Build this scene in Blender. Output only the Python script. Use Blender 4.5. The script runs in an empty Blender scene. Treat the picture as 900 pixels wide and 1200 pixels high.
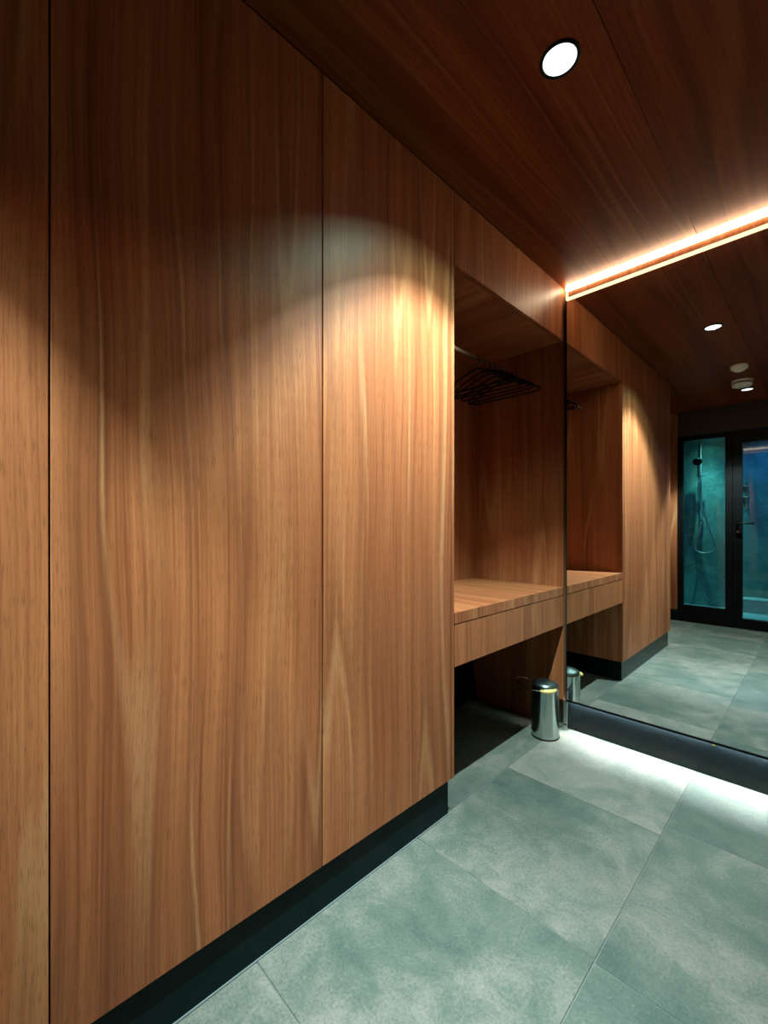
import bpy, bmesh, math, random
from mathutils import Vector, Matrix
random.seed(7)
C = bpy.context.scene.collection
SC = bpy.context.scene
R = math.radians

# ---------------------------------------------------------------- measures
EYE = 1.1096                    # camera height; the camera stands at x=0, y=0
CEIL = 2.393
XF = -1.0                       # plane of the wardrobe fronts
YM = 2.345                      # mirror plane
YN = 1.36                       # niche starts here
YE = 0.03                       # end of the wardrobe run
YS = -1.236                     # shower screen plane
YB = -2.62                      # shower back wall

# ---------------------------------------------------------------- camera
cd = bpy.data.cameras.new('camera'); cam = bpy.data.objects.new('camera', cd); C.objects.link(cam)
cam.location = (0, 0, EYE); cam.rotation_euler = (R(90), 0, R(45.525))
cd.sensor_fit = 'VERTICAL'; cd.sensor_height = 24.0; cd.sensor_width = 24.0
cd.lens = 508.7 / 1200 * 24.0
cd.shift_y = 14.4 / 1200
cd.clip_start = 0.02
SC.camera = cam

# ---------------------------------------------------------------- world, exposure
w = bpy.data.worlds.new('World'); SC.world = w; w.use_nodes = True
w.node_tree.nodes['Background'].inputs[0].default_value = (0.02, 0.025, 0.03, 1)
w.node_tree.nodes['Background'].inputs[1].default_value = 0.05
vs = SC.view_settings
SC.display_settings.display_device = 'sRGB'
vs.view_transform = 'Standard'; vs.look = 'None'; vs.gamma = 1.0; vs.exposure = 0.0; vs.use_curve_mapping = False
SC.cycles.max_bounces = 10; SC.cycles.glossy_bounces = 6; SC.cycles.diffuse_bounces = 3
SC.cycles.sample_clamp_indirect = 3.0

# ---------------------------------------------------------------- lights (each sits in a lamp built below)
DOWN = [(-0.515, 1.185), (-0.525, -0.66)]            # the two ceiling downlights
def lamp(name, kind, loc, energy, color, **kw):
    d = bpy.data.lights.new(name, kind); d.energy = energy; d.color = color
    for k, v in kw.items(): setattr(d, k, v)
    o = bpy.data.objects.new(name, d); C.objects.link(o); o.location = loc
    return o
def lens_pattern(d, strength, stops):
    """wide reflector lamp: warm core to 45 degrees, cooler weak fringe to 58 degrees"""
    d.use_nodes = True; nt = d.node_tree; em = nt.nodes['Emission']
    tc = nt.nodes.new('ShaderNodeTexCoord'); sp = nt.nodes.new('ShaderNodeSeparateXYZ')
    ab = nt.nodes.new('ShaderNodeMath'); ab.operation = 'ABSOLUTE'
    rp = nt.nodes.new('ShaderNodeValToRGB')
    nt.links.new(tc.outputs['Normal'], sp.inputs[0]); nt.links.new(sp.outputs[2], ab.inputs[0])
    nt.links.new(ab.outputs[0], rp.inputs[0]); nt.links.new(rp.outputs[0], em.inputs[0])
    e = rp.color_ramp.elements
    e[0].position = stops[0][0]; e[0].color = stops[0][1] + (1,)
    e[1].position = stops[1][0]; e[1].color = stops[1][1] + (1,)
    for p, c in stops[2:]: e.new(p).color = c + (1,)
    em.inputs[1].default_value = strength
WIDE = [(0.57, (0.0004, 0.0003, 0.0003)), (0.62, (0.007, 0.012, 0.010)), (0.67, (0.020, 0.035, 0.030)), (0.73, (0.042, 0.062, 0.052)), (0.765, (0.16, 0.225, 0.21)), (0.82, (0.52, 0.76, 0.74)), (0.87, (0.58, 0.82, 0.82)), (0.95, (0.66, 0.92, 0.96)), (1.0, (0.66, 0.92, 0.98))]
NARROW = [(0.67, (0.0004, 0.0003, 0.0003)), (0.71, (0.015, 0.025, 0.022)), (0.745, (0.06, 0.085, 0.075)), (0.80, (0.62, 0.90, 0.90)), (0.86, (0.66, 0.95, 0.97)), (0.90, (0.50, 0.72, 0.74)), (0.94, (0.24, 0.35, 0.36)), (1.0, (0.20, 0.29, 0.30))]
WASH = [(0.60, (0.001, 0.003, 0.003)), (0.84, (0.010, 0.036, 0.033)), (0.90, (0.035, 0.14, 0.126)), (0.955, (0.15, 0.62, 0.56)), (0.985, (0.24, 1.0, 0.90)), (1.0, (0.24, 1.0, 0.90))]
for i, (x, y) in enumerate(DOWN):
    o = lamp('downlight_beam', 'SPOT', (x, y, CEIL - 0.0095), (430, 475)[i], (1, 1, 1), spot_size=R(150), spot_blend=0.1, shadow_soft_size=0.008)
    o.rotation_euler = (0, R(6), 0)
    lens_pattern(o.data, 1.0, (WIDE, NARROW)[i])
lamp('hall_added_glow', 'POINT', (2.2, 0.0, CEIL - 0.05), 30, (1.0, 0.50, 0.26), shadow_soft_size=0.03)  # added unseen lamp, guessed source of the shadow line on the wardrobes
o = lamp('shower_lamp_glow', 'SPOT', (-1.12, -2.38, CEIL - 0.02), 160, (1, 1, 1), spot_size=R(160), spot_blend=0.4, shadow_soft_size=0.012)
lens_pattern(o.data, 1.0, WASH)
lamp('shower_lamp_glow', 'SPOT', (-1.10, -1.72, CEIL - 0.02), 9, (0.22, 1.0, 0.90), spot_size=R(120), spot_blend=0.5, shadow_soft_size=0.05)  # added fill lamp, evens out the light on the shower wall
lamp('shower_lamp_glow', 'SPOT', (-0.15, -1.85, CEIL - 0.02), 40, (0.03, 0.30, 1.0), spot_size=R(160), spot_blend=0.4, shadow_soft_size=0.02)  # blue lamp added to tint the right part of the shower

# ---------------------------------------------------------------- materials
def mat(name):
    m = bpy.data.materials.new(name); m.use_nodes = True
    return m, m.node_tree, m.node_tree.nodes['Principled BSDF']
def plain(name, col, rough=0.5, metal=0.0, spec=0.5, noise=0.08, scale=40):
    m, nt, b = mat(name)
    tc = nt.nodes.new('ShaderNodeTexCoord'); n = nt.nodes.new('ShaderNodeTexNoise'); n.inputs['Scale'].default_value = scale
    mx = nt.nodes.new('ShaderNodeMix'); mx.data_type = 'RGBA'
    nt.links.new(tc.outputs['Object'], n.inputs['Vector']); nt.links.new(n.outputs['Fac'], mx.inputs[0])
    mx.inputs[6].default_value = tuple(c * (1 - noise) for c in col) + (1,); mx.inputs[7].default_value = tuple(min(1, c * (1 + noise)) for c in col) + (1,)
    nt.links.new(mx.outputs[2], b.inputs['Base Color'])
    b.inputs['Roughness'].default_value = rough; b.inputs['Metallic'].default_value = metal
    b.inputs['Specular IOR Level'].default_value = spec
    return m
def emit(name, col, s):
    m = bpy.data.materials.new(name); m.use_nodes = True; nt = m.node_tree
    for n in list(nt.nodes): nt.nodes.remove(n)
    e = nt.nodes.new('ShaderNodeEmission'); e.inputs[0].default_value = col + (1,); e.inputs[1].default_value = s
    o = nt.nodes.new('ShaderNodeOutputMaterial'); nt.links.new(e.outputs[0], o.inputs[0])
    return m
class N:
    """short hand for a node tree"""
    def __init__(s, nt): s.nt = nt
    def _in(s, sock, v):
        if hasattr(v, 'is_output') or hasattr(v, 'links'): s.nt.links.new(v, sock)
        else: sock.default_value = v
    def math(s, op, a, b=0.0):
        n = s.nt.nodes.new('ShaderNodeMath'); n.operation = op; s._in(n.inputs[0], a); s._in(n.inputs[1], b); return n.outputs[0]
    def xyz(s, x, y, z):
        n = s.nt.nodes.new('ShaderNodeCombineXYZ'); s._in(n.inputs[0], x); s._in(n.inputs[1], y); s._in(n.inputs[2], z); return n.outputs[0]
    def noise(s, v, scale=1.0, detail=2.0, rough=0.5):
        n = s.nt.nodes.new('ShaderNodeTexNoise'); s._in(n.inputs['Vector'], v); n.inputs['Scale'].default_value = scale
        n.inputs['Detail'].default_value = detail; n.inputs['Roughness'].default_value = rough; return n.outputs['Fac']
    def ramp(s, f, stops):
        n = s.nt.nodes.new('ShaderNodeValToRGB'); s._in(n.inputs[0], f); e = n.color_ramp.elements
        while len(e) < len(stops): e.new(0.5)
        for k, (p, c) in enumerate(stops): e[k].position = p; e[k].color = c + (1,) if len(c) == 3 else c
        return n.outputs[0]
    def mix(s, f, a, b, mode='MIX'):
        n = s.nt.nodes.new('ShaderNodeMix'); n.data_type = 'RGBA'; n.blend_type = mode
        s._in(n.inputs[0], f); s._in(n.inputs[6], a); s._in(n.inputs[7], b); return n.outputs[2]
def g(v): return (v, v, v)
def wood(name, along='z', tone=1.0, rough=0.45, spec=0.18, warm=0.90):
    """walnut veneer, grain along one axis of the object"""
    m, nt, b = mat(name); k = N(nt)
    tc = nt.nodes.new('ShaderNodeTexCoord'); sp = nt.nodes.new('ShaderNodeSeparateXYZ'); nt.links.new(tc.outputs['Object'], sp.inputs[0])
    oi = nt.nodes.new('ShaderNodeObjectInfo')
    X, Y, Z = sp.outputs
    if along == 'z': v = Z; u = k.math('ADD', Y, k.math('MULTIPLY', X, 0.83))
    elif along == 'y': v = Y; u = k.math('ADD', X, k.math('MULTIPLY', Z, 0.83))
    else: v = X; u = k.math('ADD', Y, k.math('MULTIPLY', Z, 0.83))
    off = k.math('MULTIPLY', oi.outputs['Random'], 23.0)
    u = k.math('ADD', u, off)
    # slow sideways wander of the grain
    wv = k.noise(k.xyz(k.math('MULTIPLY', u, 3.0), k.math('MULTIPLY', v, 0.8), off), 1.0, 2.0)
    u2 = k.math('ADD', u, k.math('MULTIPLY', k.math('SUBTRACT', wv, 0.5), 0.075))
    def band(fu, fv, det=2.0, seed=0.0):
        return k.noise(k.xyz(k.math('MULTIPLY', u2, fu), k.math('MULTIPLY', v, fv), seed), 1.0, det)
    broad = band(7.0, 0.25, 2.0, 1.3)
    mid = band(26.0, 0.5, 3.0, 4.1)
    fine = band(190.0, 1.8, 4.0, 7.7)
    pore = k.noise(k.xyz(k.math('MULTIPLY', u2, 620.0), k.math('MULTIPLY', v, 22.0), 2.0), 1.0, 1.0)
    f = k.math('ADD', k.math('MULTIPLY', broad, 0.42), k.math('ADD', k.math('MULTIPLY', mid, 0.26), k.math('MULTIPLY', fine, 0.32)))
    base = k.ramp(f, [(0.36, (0.180 * tone, 0.052 * tone, 0.020 * tone)), (0.45, (0.285 * tone, 0.094 * tone, 0.038 * tone)),
                      (0.54, (0.365 * tone, 0.132 * tone, 0.054 * tone)), (0.64, (0.465 * tone, 0.190 * tone, 0.082 * tone))])
    # pale wandering ridges and the darker vein beside each
    rd = band(8.5, 0.42, 1.0, 9.2)
    pale = k.ramp(k.math('ABSOLUTE', k.math('SUBTRACT', rd, 0.5)), [(0.0, g(0.75)), (0.012, g(0.5)), (0.03, g(0.0))])
    vein = k.ramp(k.math('ABSOLUTE', k.math('SUBTRACT', rd, 0.545)), [(0.0, g(0.65)), (0.03, g(0.25)), (0.055, g(0.0))])
    gate = k.ramp(k.noise(k.xyz(k.math('MULTIPLY', u2, 3.0), k.math('MULTIPLY', v, 0.9), 5.0), 1.0, 1.0), [(0.42, g(0.0)), (0.58, g(1.0))])
    base = k.mix(k.math('MULTIPLY', vein, 0.55), base, (0.17 * tone, 0.060 * tone, 0.026 * tone, 1))
    base = k.mix(k.math('MULTIPLY', k.math('MULTIPLY', pale, gate), 0.8), base, (0.50 * tone, 0.26 * tone, 0.125 * tone, 1))
    pd = k.ramp(pore, [(0.32, g(0.55)), (0.43, g(0.0))])
    base = k.mix(pd, base, (0.15 * tone, 0.055 * tone, 0.025 * tone, 1))
    base = k.mix(1.0, base, (1, warm, warm * warm, 1), 'MULTIPLY')
    nt.links.new(base, b.inputs['Base Color'])
    b.inputs['Roughness'].default_value = rough; b.inputs['Specular IOR Level'].default_value = spec
    bp = nt.nodes.new('ShaderNodeBump'); bp.inputs['Strength'].default_value = 0.12; bp.inputs['Distance'].default_value = 0.002
    nt.links.new(k.math('ADD', fine, k.math('MULTIPLY', pore, 0.5)), bp.inputs['Height']); nt.links.new(bp.outputs[0], b.inputs['Normal'])
    return m
def slate(name, ca, cb, cc, rough=0.5, scale=1.0, vein=None, bump=0.25):
    m, nt, b = mat(name); k = N(nt)
    tc = nt.nodes.new('ShaderNodeTexCoord'); oi = nt.nodes.new('ShaderNodeObjectInfo')
    ad = nt.nodes.new('ShaderNodeVectorMath'); ad.operation = 'ADD'
    nt.links.new(tc.outputs['Object'], ad.inputs[0])
    o = k.math('MULTIPLY', oi.outputs['Random'], 31.0); nt.links.new(k.xyz(o, k.math('MULTIPLY', o, 0.37), 0.0), ad.inputs[1])
    P = ad.outputs[0]
    sc_ = nt.nodes.new('ShaderNodeSeparateColor'); nt.links.new(oi.outputs['Color'], sc_.inputs[0]); tone_ = sc_.outputs[0]
    wp = nt.nodes.new('ShaderNodeVectorMath'); wp.operation = 'MULTIPLY_ADD'
    nz = nt.nodes.new('ShaderNodeTexNoise'); nz.inputs['Scale'].default_value = 3.0 * scale; nz.inputs['Detail'].default_value = 3
    nt.links.new(P, nz.inputs['Vector']); nt.links.new(nz.outputs['Color'], wp.inputs[0]); wp.inputs[1].default_value = (0.35, 0.35, 0.35); nt.links.new(P, wp.inputs[2])
    Q = wp.outputs[0]
    big = k.noise(Q, 2.0 * scale, 5.0, 0.62)
    med = k.noise(Q, 9.0 * scale, 6.0, 0.7)
    fin = k.noise(P, 130.0 * scale, 4.0, 0.7)
    f = k.math('ADD', k.math('MULTIPLY', big, 0.48), k.math('ADD', k.math('MULTIPLY', med, 0.28), k.math('MULTIPLY', fin, 0.24)))
    f = k.math('ADD', f, k.math('MULTIPLY', k.math('SUBTRACT', tone_, 0.5), 0.075))
    col = k.ramp(f, [(0.38, ca), (0.49, cb), (0.60, cc)])
    sp = k.ramp(fin, [(0.30, g(0.55)), (0.43, g(0.0))]); col = k.mix(k.math('MULTIPLY', sp, 0.5), col, tuple(c * 0.55 for c in ca) + (1,))
    sp2 = k.ramp(k.noise(P, 210.0 * scale, 2.0), [(0.66, g(0.0)), (0.74, g(0.7))]); col = k.mix(k.math('MULTIPLY', sp2, 0.6), col, tuple(min(1, c * 1.6) for c in cc) + (1,))
    if vein:
        vn = k.noise(Q, 3.2 * scale, 4.0, 0.6)
        vv = k.ramp(k.math('ABSOLUTE', k.math('SUBTRACT', vn, 0.5)), [(0.0, g(0.45)), (0.006, g(0.2)), (0.02, g(0.0))])
        col = k.mix(vv, col, vein + (1,))
    nt.links.new(col, b.inputs['Base Color'])
    rr = k.math('ADD', k.math('MULTIPLY', med, 0.22), rough - 0.1); nt.links.new(rr, b.inputs['Roughness'])
    b.inputs['Specular IOR Level'].default_value = 0.4
    bp = nt.nodes.new('ShaderNodeBump'); bp.inputs['Strength'].default_value = bump; bp.inputs['Distance'].default_value = 0.004
    nt.links.new(k.math('ADD', k.math('MULTIPLY', med, 1.0), k.math('MULTIPLY', fin, 0.5)), bp.inputs['Height']); nt.links.new(bp.outputs[0], b.inputs['Normal'])
    return m
def pane_mat(name, tint):
    """clear pane: lets light through and mirrors by Fresnel"""
    m = bpy.data.materials.new(name); m.use_nodes = True; nt = m.node_tree
    for n in list(nt.nodes): nt.nodes.remove(n)
    t = nt.nodes.new('ShaderNodeBsdfTransparent'); t.inputs[0].default_value = tint + (1,)
    gl = nt.nodes.new('ShaderNodeBsdfGlossy'); gl.inputs['Roughness'].default_value = 0.01
    fr = nt.nodes.new('ShaderNodeFresnel'); fr.inputs[0].default_value = 1.5
    mx = nt.nodes.new('ShaderNodeMixShader'); o = nt.nodes.new('ShaderNodeOutputMaterial')
    nt.links.new(fr.outputs[0], mx.inputs[0]); nt.links.new(t.outputs[0], mx.inputs[1]); nt.links.new(gl.outputs[0], mx.inputs[2]); nt.links.new(mx.outputs[0], o.inputs[0])
    return m

M = {}
M['wood_v'] = wood('walnut_upright', 'z')
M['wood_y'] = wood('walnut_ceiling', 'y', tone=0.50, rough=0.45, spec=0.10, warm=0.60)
M['wood_x'] = wood('walnut_cross', 'x')
M['tile'] = slate('slate_tile', (0.048, 0.072, 0.056), (0.096, 0.112, 0.088), (0.212, 0.185, 0.150), rough=0.5, bump=0.5)
M['grout'] = plain('grout', (0.16, 0.17, 0.15), 0.85, noise=0.15, scale=90)
M['stone_green'] = slate('shower_stone', (0.055, 0.14, 0.130), (0.105, 0.22, 0.205), (0.19, 0.34, 0.32), rough=0.5, scale=0.8, vein=(0.30, 0.44, 0.42))
M['stone_pale'] = slate('shower_floor_stone', (0.20, 0.30, 0.32), (0.30, 0.40, 0.42), (0.42, 0.52, 0.54), rough=0.5)
M['black'] = plain('black_powder_coat', (0.004, 0.004, 0.004), 0.4, 0.0, 0.10)
M['plinth'] = plain('black_plinth', (0.0015, 0.009, 0.008), 0.2, 0.0, 0.10)
M['gloss_black'] = plain('black_gloss_skirting', (0.004, 0.006, 0.007), 0.22, 0.0, 0.22)
M['dark_core'] = plain('dark_board', (0.010, 0.006, 0.004), 0.8)
M['mirror'] = plain('silvered_glass', (0.90, 0.935, 0.92), 0.0, 1.0, 0.5, noise=0.0)
M['edge_glass'] = plain('polished_glass_edge', (0.30, 0.42, 0.40), 0.15, 0.0, 0.6)
M['chrome'] = plain('chrome', (0.78, 0.80, 0.80), 0.10, 1.0)
M['satin'] = plain('satin_chrome', (0.85, 0.86, 0.84), 0.30, 1.0)
M['steel'] = plain('stainless_steel', (0.55, 0.62, 0.60), 0.13, 1.0, noise=0.05, scale=200)
M['lid'] = plain('brushed_lid', (0.20, 0.27, 0.25), 0.32, 1.0)
M['brass'] = plain('brass', (0.80, 0.58, 0.20), 0.22, 1.0)
M['yellow'] = plain('yellow_grip', (0.85, 0.66, 0.20), 0.35)
M['alu'] = plain('anodised_aluminium', (0.55, 0.55, 0.53), 0.3, 1.0)
M['white'] = plain('white_plastic', (0.86, 0.87, 0.80), 0.5)
M['hanger'] = plain('black_hanger_plastic', (0.006, 0.006, 0.006), 0.5, 0.0, 0.2)
M['seal'] = plain('pale_sealant', (0.13, 0.15, 0.14), 0.6)
M['wall'] = plain('dark_plaster', (0.045, 0.028, 0.020), 0.8)
M['hall'] = plain('warm_plaster', (0.10, 0.06, 0.04), 0.8)
M['lamp_face'] = emit('lamp_face', (0.90, 1.0, 1.0), 2.2)
M['led_warm'] = emit('led_warm', (1.0, 0.80, 0.52), 26)
M['led_warm_low'] = emit('led_warm_low', (1.0, 0.70, 0.36), 2.0)
M['led_cool'] = emit('led_cool', (0.84, 1.0, 1.0), 420)
M['hall_face'] = emit('opal_face', (1.0, 0.85, 0.7), 2.0)
M['glass'] = pane_mat('clear_pane', (0.86, 0.96, 0.94))

# ---------------------------------------------------------------- mesh helpers
def bm_box(lo, hi, bev=0.0, seg=1, bm=None):
    b = bmesh.new()
    bmesh.ops.create_cube(b, size=1.0)
    for v in b.verts:
        v.co = Vector([lo[i] + (hi[i] - lo[i]) * (v.co[i] + 0.5) for i in range(3)])
    if bev > 0:
        bmesh.ops.bevel(b, geom=list(b.edges), offset=bev, segments=seg, profile=0.5, affect='EDGES')
    if bm is None: return b
    me = bpy.data.meshes.new('t'); b.to_mesh(me); b.free(); bm.from_mesh(me); bpy.data.meshes.remove(me)
    return bm
def bm_tube(pts, r, sides=10, bm=None, closed=False, cap=True):
    """round tube along a polyline; r a number or one radius per point"""
    bm = bm or bmesh.new(); pts = [Vector(p) for p in pts]; n = len(pts)
    rs = r if isinstance(r, (list, tuple)) else [r] * n
    rings = []; up = None
    for i, p in enumerate(pts):
        a = pts[(i - 1) % n] if (closed or i > 0) else p; c = pts[(i + 1) % n] if (closed or i < n - 1) else p
        t = (c - a).normalized()
        if up is None: up = t.orthogonal().normalized()
        up = (up - t * up.dot(t)); up = up.normalized() if up.length > 1e-6 else t.orthogonal().normalized()
        s = t.cross(up)
        rings.append([bm.verts.new(p + (up * math.cos(2 * math.pi * k / sides) + s * math.sin(2 * math.pi * k / sides)) * rs[i]) for k in range(sides)])
    m = n if closed else n - 1
    for i in range(m):
        A, B = rings[i], rings[(i + 1) % n]
        for k in range(sides):
            f = bm.faces.new((A[k], A[(k + 1) % sides], B[(k + 1) % sides], B[k])); f.smooth = True
    if cap and not closed:
        bm.faces.new(rings[0][::-1]); bm.faces.new(rings[-1])
    return bm
def bm_lathe(prof, sides=32, axis=(0, 0), bm=None):
    """profile of (radius, z) turned about a vertical axis"""
    bm = bm or bmesh.new(); rings = []
    for r, z in prof:
        if r < 1e-6: rings.append([bm.verts.new((axis[0], axis[1], z))])
        else: rings.append([bm.verts.new((axis[0] + r * math.cos(2 * math.pi * k / sides), axis[1] + r * math.sin(2 * math.pi * k / sides), z)) for k in range(sides)])
    for A, B in zip(rings, rings[1:]):
        for k in range(sides):
            q = (k + 1) % sides
            if len(A) == 1 and len(B) == 1: continue
            if len(A) == 1: f = bm.faces.new((A[0], B[q], B[k]))
            elif len(B) == 1: f = bm.faces.new((A[k], A[q], B[0]))
            else: f = bm.faces.new((A[k], A[q], B[q], B[k]))
            f.smooth = True
    return bm
def obj(name, bm, m, parent=None, label=None):
    """one mesh object; under a parent the mesh is moved into the parent's frame"""
    bmesh.ops.recalc_face_normals(bm, faces=bm.faces)
    if parent is not None:
        p = parent; loc = Vector((0, 0, 0))
        while p is not None: loc += p.location; p = p.parent
        bmesh.ops.translate(bm, verts=bm.verts, vec=-loc)
    me = bpy.data.meshes.new(name); bm.to_mesh(me); bm.free(); me.materials.append(m)
    o = bpy.data.objects.new(name, me); C.objects.link(o)
    o.color = (0.5, 0.5, 0.5, 1)
    if parent is not None: o.parent = parent
    if label: o['label'] = label
    return o
def tag(o, label, cat, group=None):
    o['label'] = label; o['category'] = cat
    if group: o['group'] = group
    return o
def thing(name, loc, label, cat, group=None):
    o = bpy.data.objects.new(name, None); C.objects.link(o); o.location = loc; o.empty_display_size = 0.1
    return tag(o, label, cat, group)
def struct(name, bm, m, parent=None):
    o = obj(name, bm, m, parent)
    if parent is None: o['kind'] = 'structure'
    return o
def copy_thing(src, loc, label, group=None, rz=None):
    r = src.copy(); C.objects.link(r); r.location = loc; r['label'] = label
    if group: r['group'] = group
    if rz is not None: r.rotation_euler = (0, 0, rz)
    for ch in list(src.children):
        c = ch.copy(); C.objects.link(c); c.parent = r
        for gr in list(ch.children):
            d = gr.copy(); C.objects.link(d); d.parent = c
    return r

# ---------------------------------------------------------------- setting: floor
floor = struct('floor', bm_box((-1.66, YS - 0.02, -0.08), (3.1, 2.44, -0.0035)), M['grout'])
cols = [(-1.655, -1.022, [-1.235, -0.08, 1.12, 2.40]),
        (-1.022, -0.412, [-1.235, -0.70, -0.08, 0.541, 1.160, 1.790, 2.40]),
        (-0.412, 0.198, [-1.235, -0.83, -0.17, 0.49, 1.152, 1.865, 2.40]),
        (0.198, 0.808, [-1.235, -0.53, 0.13, 0.79, 1.45, 2.11, 2.40]),
        (0.808, 1.098, [-1.235, -0.20, 0.46, 1.12, 1.78, 2.40])]
for x0, x1, ys in cols:
    for y0, y1 in zip(ys, ys[1:]):
        cx, cy = (x0 + x1) / 2, (y0 + y1) / 2; dz = random.uniform(-0.0006, 0.0006)
        o = obj('tile', bm_box((x0 - cx + 0.0014, y0 - cy + 0.0014, -0.014), (x1 - cx - 0.0014, y1 - cy - 0.0014, 0.0), 0.0016), M['tile'])
        o.parent = floor; o.location = (cx, cy, dz)
        tn = (0.85 if x1 < -0.4 else -0.25) + random.uniform(-0.12, 0.12); o.color = (tn, tn, tn, 1)   # light falloff put into tone: paler by the wardrobe, darker to the right
sfl = struct('floor_shower', bm_box((-1.9, YB, -0.08), (1.1, YS - 0.022, -0.002)), M['stone_pale'])

# ---------------------------------------------------------------- setting: ceiling of long boards
ceil = struct('ceiling', bm_box((-1.66, YS - 0.05, CEIL + 0.02), (3.1, 2.44, CEIL + 0.08)), M['dark_core'])
xs = [-1.655, -1.0, -0.40, 0.20, 0.80, 1.40, 2.2, 3.0]
for i, (x0, x1) in enumerate(zip(xs, xs[1:])):
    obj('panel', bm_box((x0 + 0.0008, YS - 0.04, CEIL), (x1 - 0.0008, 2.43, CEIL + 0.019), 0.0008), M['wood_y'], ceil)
struct('ceiling_shower', bm_box((-1.9, YB, CEIL), (1.1, YS - 0.055, CEIL + 0.08)), M['wall'])

# ---------------------------------------------------------------- setting: walls
struct('wall_back', bm_box((-1.66, 2.372, 0), (3.1, 2.45, CEIL)), M['wall'])
struct('wall_left', bm_box((-1.70, YS - 0.02, 0), (-1.60, 2.372, CEIL)), M['wood_v'])
wr = struct('wall_right', bm_box((1.1, 0.50, 0), (1.2, 2.372, CEIL)), M['wood_v'])
struct('wall_right', bm_box((1.1, YS - 0.02, 0), (1.2, -1.05, CEIL)), M['wood_v'])
struct('wall_right', bm_box((1.1, -1.05, 2.139), (1.2, 0.50, CEIL)), M['wood_v'])  # unseen opening, head and sides set to cut the hall lamp's light
struct('wall_hall', bm_box((3.0, YS - 0.02, 0), (3.1, 2.372, CEIL)), M['hall'])
struct('wall_hall', bm_box((1.2, YS - 0.08, 0), (3.0, YS - 0.0, CEIL)), M['hall'])
# wall of the shower front: timber to the side, coloured dark over the frame
struct('wall_front', bm_box((-1.60, YS - 0.02, 0.128), (-1.203, YS, CEIL)), M['wood_v'])
struct('baseboard_front', bm_box((-1.60, YS - 0.02, 0.0), (-1.203, YS + 0.006, 0.126), 0.001), M['plinth'])
struct('wall_front', bm_box((-1.201, YS - 0.05, 2.112), (1.1, YS, CEIL)), M['wall'])
# shower enclosure walls in large stone slabs
def slabs(name, o0, o1, cuts_u, cuts_z, axis, face, depth):
    root = struct(name, bm_box(o0, o1), M['grout'])
    for u0, u1 in zip(cuts_u, cuts_u[1:]):
        for z0, z1 in zip(cuts_z, cuts_z[1:]):
            if axis == 'x': b = bm_box((u0 + .001, min(face, face + depth), z0 + .001), (u1 - .001, max(face, face + depth), z1 - .001), 0.0008)
            else: b = bm_box((min(face, face + depth), u0 + .001, z0 + .001), (max(face, face + depth), u1 - .001, z1 - .001), 0.0008)
            obj('slab', b, M['stone_green'], root)
slabs('wall_rear', (-1.9, YB - 0.09, 0), (1.1, YB - 0.012, CEIL), [-1.9, -0.84, 0.36, 1.1], [0, 1.62, CEIL], 'x', YB, -0.012)
slabs('wall_shower_left', (-1.99, YB, 0), (-1.912, YS - 0.06, CEIL), [YB, -1.9, YS - 0.06], [0, 1.62, CEIL], 'y', -1.9, -0.012)
slabs('wall_shower_right', (1.112, YB, 0), (1.19, YS - 0.06, CEIL), [YB, -1.9, YS - 0.06], [0, 1.62, CEIL], 'y', 1.1, 0.012)
struct('wall_shower_front', bm_box((-1.9, YS - 0.06, 0), (-1.62, YS - 0.03, CEIL)), M['wall'])

# ---------------------------------------------------------------- wardrobes
ZB = 0.1390                      # underside of the doors
def wardrobe(y0, y1, label, grp=None):
    t = thing('wardrobe_cabinet', (XF - 0.3, (y0 + y1) / 2, ZB), label, 'wardrobe', grp)
    obj('body', bm_box((-1.575, y0 + 0.001, ZB + 0.002), (XF - 0.021, y1 - 0.001, CEIL - 0.004)), M['dark_core'], t)
    d = obj('door', bm_box((XF - 0.019, y0 + 0.0016, ZB), (XF, y1 - 0.0016, CEIL - 0.003), 0.0012), M['wood_v'], t)
    return t
wardrobe(YE, 0.1203, 'narrow end wardrobe of dark walnut at the run beside the camera, only a sliver showing')
wardrobe(0.1203, 0.7378, 'broad walnut wardrobe with one full-height plain door between the two dark joints')
w3 = wardrobe(0.7378, YN - 0.020, 'walnut wardrobe with a full-height door bordering the open clothes niche')
obj('side_panel', bm_box((-1.575, YN - 0.019, ZB), (XF, YN, CEIL - 0.003), 0.0012), M['wood_v'], w3, 'walnut edge panel facing the niche')
struct('baseboard_left', bm_box((-1.56, YE + 0.02, 0.0), (XF - 0.0147, YN - 0.02, ZB - 0.001), 0.001), M['plinth'])
struct('trim_1', bm_box((XF - 0.0145, YE + 0.02, 0.0), (XF - 0.0105, YN - 0.02, 0.003)), M['seal'])

# ---------------------------------------------------------------- open niche
ZH = EYE + 0.9975
nt_ = thing('clothes_niche', (-1.29, 1.86, 0), 'open walnut clothes niche between the wardrobe doors and the mirror', 'niche')
YR = 2.352
obj('lower_back', bm_box((-1.594, YN + 0.002, 0.0), (-1.578, YR + 0.016, 0.56)), M['black'], nt_, 'back panel coloured black below the bench')  # back panel coloured black up to the bench
obj('back_panel', bm_box((-1.594, YN + 0.002, 0.5605), (-1.578, YR + 0.016, ZH)), M['wood_v'], nt_)
obj('side_panel', bm_box((-1.576, YR, 0.0), (XF - 0.001, YR + 0.018, ZH - 0.001)), M['wood_v'], nt_)
obj('top_panel', bm_box((-1.576, YN + 0.002, ZH), (XF - 0.020, YR, ZH + 0.018)), M['wood_x'], nt_)
obj('header_panel', bm_box((XF - 0.018, YN + 0.002, ZH), (XF, YR + 0.016, CEIL - 0.003), 0.0012), M['wood_v'], nt_)
obj('skirting', bm_box((-1.576, YN + 0.004, 0.0), (-1.562, YR - 0.002, 0.12)), M['plinth'], nt_, 'black skirting strip under the bench')
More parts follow.
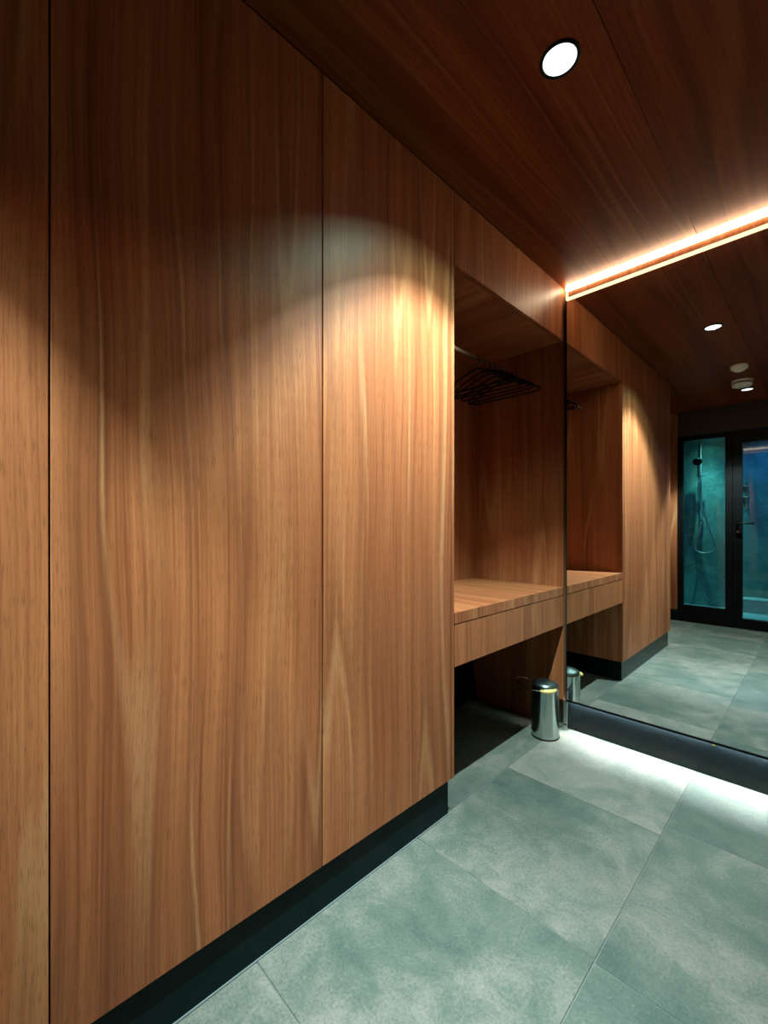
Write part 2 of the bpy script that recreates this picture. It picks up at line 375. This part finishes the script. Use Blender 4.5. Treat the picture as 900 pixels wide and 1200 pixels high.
# bench with a drawer
bench = thing('bench_shelf', (-1.29, 1.86, 0.56), 'walnut bench shelf with a drawer front, spanning the niche at seat height', 'bench')
obj('top_slab', bm_box((-1.576, YN + 0.002, 0.7265), (XF, YR - 0.002, 0.769), 0.0012), M['wood_x'], bench)
obj('front_edge', bm_box((XF + 0.0002, YN + 0.002, 0.7265), (XF + 0.0014, YR - 0.002, 0.7688)), M['wood_v'], bench)
obj('drawer_front', bm_box((XF - 0.018, YN + 0.003, 0.5597), (XF, YR - 0.003, 0.7225), 0.0012), M['wood_v'], bench)
obj('drawer_box', bm_box((-1.56, YN + 0.010, 0.566), (XF - 0.0185, YR - 0.010, 0.724)), M['dark_core'], bench)

# hanging rail
ZR = 1.985; XR = -1.29
rail = thing('hanging_rail', (XR, 1.86, ZR), 'thin chrome clothes rail running the length of the niche under its top', 'rail')
obj('rod', bm_tube([(XR, YN + 0.004, ZR), (XR, YR - 0.002, ZR)], 0.0095, 16), M['satin'], rail)
for yy in (YN + 0.0035, YR - 0.0075):
    bb = bm_tube([(XR, yy, ZR), (XR, yy + 0.004, ZR)], 0.02, 16); obj('flange', bb, M['chrome'], rail)

# coat hangers
def hanger_mesh():
    bm = bmesh.new(); r = 0.0035; w = 0.205
    # hook over the rod, in the plane of the hanger (x across, z up); rod centre at the origin
    hook = [(-0.008, 0, -0.008)] if False else []
    for k in range(0, 13):
        a = R(200 - k * 20); hook.append((0.0145 * math.cos(a), 0, 0.0145 * math.sin(a)))
    hook += [(0.009, 0, -0.022), (0.0, 0, -0.034), (0.0, 0, -0.055)]
    return bm_tube(hook, 0.0022, 8), bm, w
def shoulders():
    w = 0.205; p = []
    for k in range(0, 9):
        s = k / 8; p.append((s * w, 0, -0.055 - 0.075 * s ** 1.25))
    tip = [(w + 0.006, 0, -0.138), (w + 0.004, 0, -0.148), (w - 0.010, 0, -0.152)]
    right = p + tip
    loop = right + [(-x, y, z) for x, y, z in reversed(right[1:])]
    return bm_tube(loop, 0.0048, 8, closed=True)
def bar():
    w = 0.19
    return bm_tube([(-w, 0, -0.152), (-w * .5, 0, -0.153), (0, 0, -0.153), (w * .5, 0, -0.153), (w, 0, -0.152)], 0.0040, 8)
HG = [(1.95, 3), (2.005, -1), (2.06, 4), (2.12, 1), (2.175, -3), (2.23, 0)]
hl = ['first black coat hanger on the rail, counted from the wardrobe end', 'second black coat hanger from the wardrobe end of the rail',
      'third black coat hanger from the wardrobe end of the rail', 'fourth black coat hanger from the wardrobe end of the rail',
      'fifth black coat hanger from the wardrobe end, last but one by the mirror', 'last black coat hanger on the rail, closest to the mirror']
h0 = None
for (yy, rz), lb in zip(HG, hl):
    if h0 is None:
        h0 = thing('coat_hanger', (0, 0, 0), lb, 'hanger', 'black coat hangers on the niche rail')
        hm, _, _ = hanger_mesh(); obj('hook', hm, M['chrome'] if False else M['hanger'], h0)
        obj('shoulder_frame', shoulders(), M['hanger'], h0); obj('trouser_bar', bar(), M['hanger'], h0)
        h0.location = (XR, yy, ZR - 0.0025); h0.rotation_euler = (0, 0, R(rz))
    else: copy_thing(h0, (XR, yy, ZR - 0.0025), lb, None, R(rz))

# ---------------------------------------------------------------- mirror with its lights and skirting
XM = -0.984; XE = 1.09
ZM0 = EYE - 0.950; ZM1 = EYE + 1.2045
mr = thing('wall_mirror', (0.05, YM, ZM0), 'large frameless wall mirror reaching from the black skirting to the ceiling light', 'mirror')
obj('mirror_glass', bm_box((XM + 0.004, YM, ZM0 + 0.004), (XE, YM + 0.004, ZM1)), M['mirror'], mr)
obj('edge_strip', bm_box((XM, YM - 0.0005, ZM0), (XM + 0.0038, YM + 0.020, ZM1)), M['black'], mr, 'thin black edge strip')
obj('edge_strip', bm_box((XM + 0.004, YM - 0.0025, ZM0 - 0.006), (XE, YM + 0.006, ZM0 + 0.0037)), M['black'], mr, 'thin black edge strip')
obj('backing_board', bm_box((XM + 0.004, YM + 0.0062, ZM0 + 0.010), (XE, YM + 0.020, ZM1)), M['dark_core'], mr)
cv = thing('cove_light', (0.05, YM, ZM1), 'glowing warm light strip with timber fascia where mirror meets ceiling', 'lamp')
YL = YM - 0.012
obj('fascia', bm_box((XM + 0.012, YM + 0.001, ZM1 + 0.014), (XE, YM + 0.020, CEIL - 0.030)), M['wood_v'], cv, 'slim walnut strip between the two glowing lines')
obj('upper_diffuser', bm_box((XM + 0.001, YL, CEIL - 0.028), (XE, YM + 0.018, CEIL - 0.0015), 0.002), M['led_warm'], cv)
obj('lower_diffuser', bm_box((XM + 0.001, YL + 0.002, ZM1 + 0.002), (XE, YM + 0.018, ZM1 + 0.013), 0.002), M['led_warm_low'], cv)
obj('end_diffuser', bm_box((XM + 0.001, YL + 0.002, ZM1 + 0.0135), (XM + 0.010, YM + 0.018, CEIL - 0.0285), 0.001), M['led_warm_low'], cv)
struct('baseboard_back', bm_box((XM + 0.012, YM + 0.0205, 0), (XE, YM + 0.0265, ZM0 + 0.02), 0.001), M['gloss_black'])
ul = thing('underlight_strip', (0.05, YM + 0.012, ZM0 - 0.01), 'cool white light strip hidden under the lower mirror edge, washing the floor', 'lamp')
obj('channel', bm_box((XM + 0.02, YM + 0.007, ZM0 + 0.0035), (XE, YM + 0.020, ZM0 + 0.008)), M['alu'], ul)
obj('diffuser', bm_box((XM + 0.02, YM + 0.010, ZM0 + 0.0005), (XE, YM + 0.0195, ZM0 + 0.0033)), M['led_cool'], ul)
st = obj('skirting_stud', bm_lathe([(0.0, 0), (0.006, 0.0), (0.0075, 0.003), (0.006, 0.007), (0.003, 0.009), (0, 0.0095)], 16), M['brass'])
st.rotation_euler = (R(90), 0, 0); st.location = (-0.345, YM + 0.0205, 0.146)
tag(st, 'tiny brass stud on the black skirting under the mirror', 'stud')
pt = thing('corner_post', (-1.0, 2.345, 0), 'short polished metal post in the floor corner where niche meets mirror', 'trim')
obj('profile', bm_box((XM - 0.012, YM - 0.014, 0.0), (XM + 0.012, YM + 0.019, ZM0 - 0.003), 0.002), M['chrome'], pt)
obj('return_plate', bm_box((XM - 0.038, YM - 0.002, 0.0), (XM - 0.0125, YM + 0.006, ZM0 - 0.003), 0.001), M['steel'], pt)

# ---------------------------------------------------------------- waste bin
BX, BY = -1.035, 2.205
bn = thing('waste_bin', (BX, BY, 0), 'small stainless steel waste bin with dark lid standing under the bench end', 'bin')
obj('body', bm_lathe([(0, 0.004), (0.066, 0.004), (0.070, 0.0075), (0.070, 0.012), (0.0685, 0.020), (0.0655, 0.258), (0.066, 0.263), (0.064, 0.265), (0.0, 0.265)], 48, (BX, BY)), M['steel'], bn)
obj('base_ring', bm_lathe([(0, 0.0), (0.069, 0.0), (0.0712, 0.003), (0.0712, 0.007), (0.069, 0.0072)], 48, (BX, BY)), M['black'], bn, 'black plastic base ring')
obj('lid', bm_lathe([(0.0, 0.266), (0.063, 0.266), (0.0645, 0.269), (0.062, 0.276), (0.045, 0.285), (0.020, 0.293), (0.0, 0.297)], 48, (BX, BY)), M['lid'], bn, 'darker domed lid')
hp = [(BX + 0.050, BY - 0.052, 0.258), (BX + 0.020, BY - 0.074, 0.255), (BX - 0.03, BY - 0.088, 0.256), (BX - 0.09, BY - 0.085, 0.263), (BX - 0.135, BY - 0.06, 0.271),
      (BX - 0.145, BY - 0.03, 0.276), (BX - 0.12, BY + 0.01, 0.273), (BX - 0.066, BY + 0.025, 0.261)]
hd = obj('handle', bm_tube(hp, 0.0028, 8), M['chrome'], bn, 'bent wire handle')
obj('grip', bm_tube([(BX + 0.066, BY - 0.016, 0.262), (BX + 0.064, BY - 0.036, 0.259), (BX + 0.050, BY - 0.052, 0.256), (BX + 0.028, BY - 0.068, 0.254), (BX + 0.006, BY - 0.076, 0.255)], [0.005, 0.009, 0.011, 0.009, 0.004], 12), M['yellow'], hd, 'yellow grip')

# ---------------------------------------------------------------- ceiling downlights and detectors
def downlight(x, y, label):
    t = thing('downlight', (x, y, CEIL), label, 'lamp')
    bm = bm_lathe([(0.044, CEIL - 0.0005), (0.0525, CEIL - 0.0005), (0.0525, CEIL - 0.004), (0.050, CEIL - 0.006), (0.046, CEIL - 0.006), (0.044, CEIL - 0.003), (0.044, CEIL - 0.0005)], 40, (x, y))
    obj('trim_ring', bm, M['black'], t)
    obj('lamp_face', bm_lathe([(0, CEIL - 0.0035), (0.036, CEIL - 0.0032), (0.0435, CEIL - 0.0022), (0.0435, CEIL - 0.0006), (0, CEIL - 0.0006)], 40, (x, y)), M['lamp_face'], t)
    return t
downlight(*DOWN[0], 'round recessed downlight in the timber ceiling in front of the wardrobe doors')
downlight(*DOWN[1], 'small round downlight seen only in the mirror, by the shower screen beyond the detectors')
det = thing('smoke_detector', (-0.525, -0.297, CEIL), 'white round two-tier smoke detector on the ceiling, seen in the mirror', 'detector')
obj('base_plate', bm_lathe([(0, CEIL - 0.0005), (0.077, CEIL - 0.0005), (0.078, CEIL - 0.016), (0.074, CEIL - 0.020), (0, CEIL - 0.020)], 40, (-0.525, -0.297)), M['white'], det)
obj('vent_ring', bm_lathe([(0, CEIL - 0.020), (0.066, CEIL - 0.020), (0.066, CEIL - 0.030), (0, CEIL - 0.030)], 40, (-0.525, -0.297)), M['dark_core'], det, 'dark vent slot')
obj('cover', bm_lathe([(0, CEIL - 0.030), (0.074, CEIL - 0.030), (0.075, CEIL - 0.036), (0.071, CEIL - 0.052), (0.060, CEIL - 0.057), (0, CEIL - 0.058)], 40, (-0.525, -0.297)), M['white'], det)
sn = thing('motion_sensor', (-0.492, 0.184, CEIL), 'white ceiling sensor with a pointed dome, seen in the mirror above the smoke detector', 'sensor')
obj('base_plate', bm_lathe([(0, CEIL - 0.0005), (0.055, CEIL - 0.0005), (0.057, CEIL - 0.006), (0.056, CEIL - 0.026), (0.052, CEIL - 0.030), (0, CEIL - 0.030)], 40, (-0.492, 0.184)), M['white'], sn)
obj('dome', bm_lathe([(0, CEIL - 0.030), (0.046, CEIL - 0.030), (0.036, CEIL - 0.042), (0.020, CEIL - 0.050), (0, CEIL - 0.053)], 32, (-0.492, 0.184)), M['white'], sn)
hl_ = thing('hall_added_lamp', (2.2, 0.0, CEIL), 'added unseen ceiling lamp beyond the side opening, for the shadow line on the wardrobes', 'lamp')
obj('base_plate', bm_lathe([(0, CEIL - 0.0005), (0.09, CEIL - 0.0005), (0.09, CEIL - 0.012), (0, CEIL - 0.012)], 40, (2.2, 0.0)), M['white'], hl_)

# ---------------------------------------------------------------- shower screen and door
YF0, YF1 = YS - 0.055, YS + 0.004
ss = thing('shower_screen', (-0.98, YS - 0.025, 0), 'fixed glass shower screen in a black frame, seen in the mirror beside the glass door', 'screen')
obj('stile', bm_box((-1.201, YF0, 0.0), (-1.146, YF1, 2.11), 0.002), M['black'], ss)
obj('stile', bm_box((-0.766, YF0, 0.0), (-0.704, YF1, 2.11), 0.002), M['black'], ss)
obj('top_rail', bm_box((-1.1455, YF0, 2.056), (-0.7665, YF1, 2.11), 0.002), M['black'], ss)
obj('bottom_rail', bm_box((-1.1455, YF0, 0.0), (-0.7665, YF1, 0.190), 0.002), M['black'], ss)
obj('pane', bm_box((-1.1455, YS - 0.030, 0.1905), (-0.7665, YS - 0.022, 2.0555)), M['glass'], ss)
sd = thing('shower_door', (-0.30, YS - 0.025, 0), 'hinged glass shower door in a wide black frame with lever handle, seen in the mirror', 'door')
obj('stile', bm_box((-0.7015, YF0, 0.006), (-0.622, YF1 - 0.004, 2.108), 0.002), M['black'], sd)
obj('stile', bm_box((0.10, YF0, 0.006), (0.18, YF1 - 0.004, 2.108), 0.002), M['black'], sd)
obj('top_rail', bm_box((-0.6215, YF0, 1.975), (0.0995, YF1 - 0.004, 2.108), 0.002), M['black'], sd)
obj('bottom_rail', bm_box((-0.6215, YF0, 0.006), (0.0995, YF1 - 0.004, 0.110), 0.002), M['black'], sd)
obj('pane', bm_box((-0.6215, YS - 0.032, 0.1105), (0.0995, YS - 0.024, 1.9745)), M['glass'], sd)
hp_ = obj('handle_plate', bm_box((-0.672, YF1 - 0.0035, 1.00), (-0.640, YF1 + 0.006, 1.17), 0.002), M['black'], sd)
obj('lever', bm_tube([(-0.656, YF1 + 0.004, 1.118), (-0.656, YF1 + 0.045, 1.118), (-0.645, YF1 + 0.052, 1.118), (-0.52, YF1 + 0.052, 1.118)], 0.009, 12), M['black'], hp_)
obj('key_cylinder', bm_tube([(-0.656, YF1 + 0.004, 1.03), (-0.656, YF1 + 0.012, 1.03)], 0.010, 12), M['chrome'], hp_, 'chrome key cylinder')
s2 = thing('shower_screen', (0.64, YS - 0.025, 0), 'second fixed glass shower screen, past the hinge of the glass door', 'screen')
obj('stile', bm_box((0.183, YF0, 0.0), (0.24, YF1, 2.11), 0.002), M['black'], s2)
obj('stile', bm_box((1.04, YF0, 0.0), (1.099, YF1, 2.11), 0.002), M['black'], s2)
obj('top_rail', bm_box((0.2405, YF0, 2.056), (1.0395, YF1, 2.11), 0.002), M['black'], s2)
obj('bottom_rail', bm_box((0.2405, YF0, 0.0), (1.0395, YF1, 0.190), 0.002), M['black'], s2)
obj('pane', bm_box((0.2405, YS - 0.030, 0.1905), (1.0395, YS - 0.022, 2.0555)), M['glass'], s2)

# ---------------------------------------------------------------- shower fittings
sx = -1.20; sy = YB + 0.055
sh = thing('shower_set', (sx, sy, 1.0), 'chrome shower set with riser rail, hand shower and looping hose on the stone wall', 'shower')
obj('riser_rail', bm_tube([(sx, sy, 1.10), (sx, sy, 2.26)], 0.011, 12), M['satin'], sh)
hs = obj('hand_shower', bm_tube([(sx - 0.012, sy + 0.06, 1.70), (sx - 0.018, sy + 0.065, 1.80), (sx - 0.02, sy + 0.075, 1.90), (sx - 0.022, sy + 0.09, 1.955)], [0.011, 0.013, 0.014, 0.016], 12), M['chrome'], sh)
obj('spray_face', bm_tube([(sx - 0.022, sy + 0.072, 1.975), (sx - 0.022, sy + 0.095, 1.965), (sx - 0.022, sy + 0.118, 1.950)], [0.030, 0.055, 0.050], 20), M['plinth'], hs, 'dark spray face')
obj('holder', bm_tube([(sx - 0.045, sy + 0.045, 1.775), (sx + 0.055, sy + 0.045, 1.775)], 0.012, 12), M['satin'], sh)
obj('bracket', bm_tube([(sx, YB + 0.001, 2.10), (sx, sy + 0.005, 2.10)], 0.012, 12), M['chrome'], sh)
obj('bracket', bm_tube([(sx, YB + 0.001, 1.16), (sx, sy + 0.02, 1.16)], 0.024, 16), M['satin'], sh)
hz = [(sx - 0.012, sy + 0.06, 1.70), (sx - 0.02, sy + 0.06, 1.55), (sx - 0.005, sy + 0.05, 1.42), (sx + 0.035, sy + 0.05, 1.30), (sx + 0.10, sy + 0.05, 1.05), (sx + 0.155, sy + 0.05, 0.86),
      (sx + 0.150, sy + 0.05, 0.79), (sx + 0.09, sy + 0.05, 0.735), (sx + 0.01, sy + 0.05, 0.725), (sx - 0.05, sy + 0.05, 0.77), (sx - 0.055, sy + 0.05, 0.86), (sx - 0.02, sy + 0.04, 0.98), (sx, sy + 0.02, 1.09)]
def smooth(pts, n=6):
    out = []; P = [Vector(p) for p in pts]
    for i in range(len(P) - 1):
        a = P[max(i - 1, 0)]; b = P[i]; c = P[i + 1]; d = P[min(i + 2, len(P) - 1)]
        for k in range(n):
            t = k / n
            out.append(0.5 * ((2 * b) + (c - a) * t + (2 * a - 5 * b + 4 * c - d) * t * t + (3 * b - a - 3 * c + d) * t ** 3))
    return out + [P[-1]]
obj('hose', bm_tube(smooth(hz), 0.0095, 10), M['satin'], sh)
sk = thing('shower_shelf', (-0.72, YB, 1.44), 'small two-tier chrome soap shelf on the stone wall behind the glass door', 'shelf')
for z in (1.455, 1.60):
    obj('tray', bm_box((-0.79, YB + 0.001, z), (-0.70, YB + 0.09, z + 0.012), 0.003), M['satin'], sk)
obj('hanger_bar', bm_box((-0.735, YB + 0.001, 1.30), (-0.72, YB + 0.008, 1.66), 0.002), M['steel'], sk)
stp = obj('stone_ledge', bm_box((-0.745, YB + 0.002, 0.0), (0.60, YB + 0.24, 0.17), 0.006, 2), M['stone_pale'])
tag(stp, 'low pale stone ledge along the shower wall behind the glass door', 'ledge')
for x, y, lb in ((-1.12, -2.38, 'shower downlight over the riser rail, hidden above the screen head'), (-1.10, -1.72, 'added fill downlight close behind the fixed screen, hidden above the screen head'), (-0.15, -1.85, 'added blue downlight over the stone ledge, hidden above the door head')):
    t = thing('shower_downlight', (x, y, CEIL), lb, 'lamp')
    obj('trim_ring', bm_lathe([(0.040, CEIL - 0.0005), (0.050, CEIL - 0.0005), (0.050, CEIL - 0.005), (0.040, CEIL - 0.005), (0.040, CEIL - 0.0005)], 32, (x, y)), M['black'], t)
    obj('lamp_face', bm_lathe([(0, CEIL - 0.003), (0.0395, CEIL - 0.003), (0.0395, CEIL - 0.0006), (0, CEIL - 0.0006)], 32, (x, y)), M['lamp_face'], t)
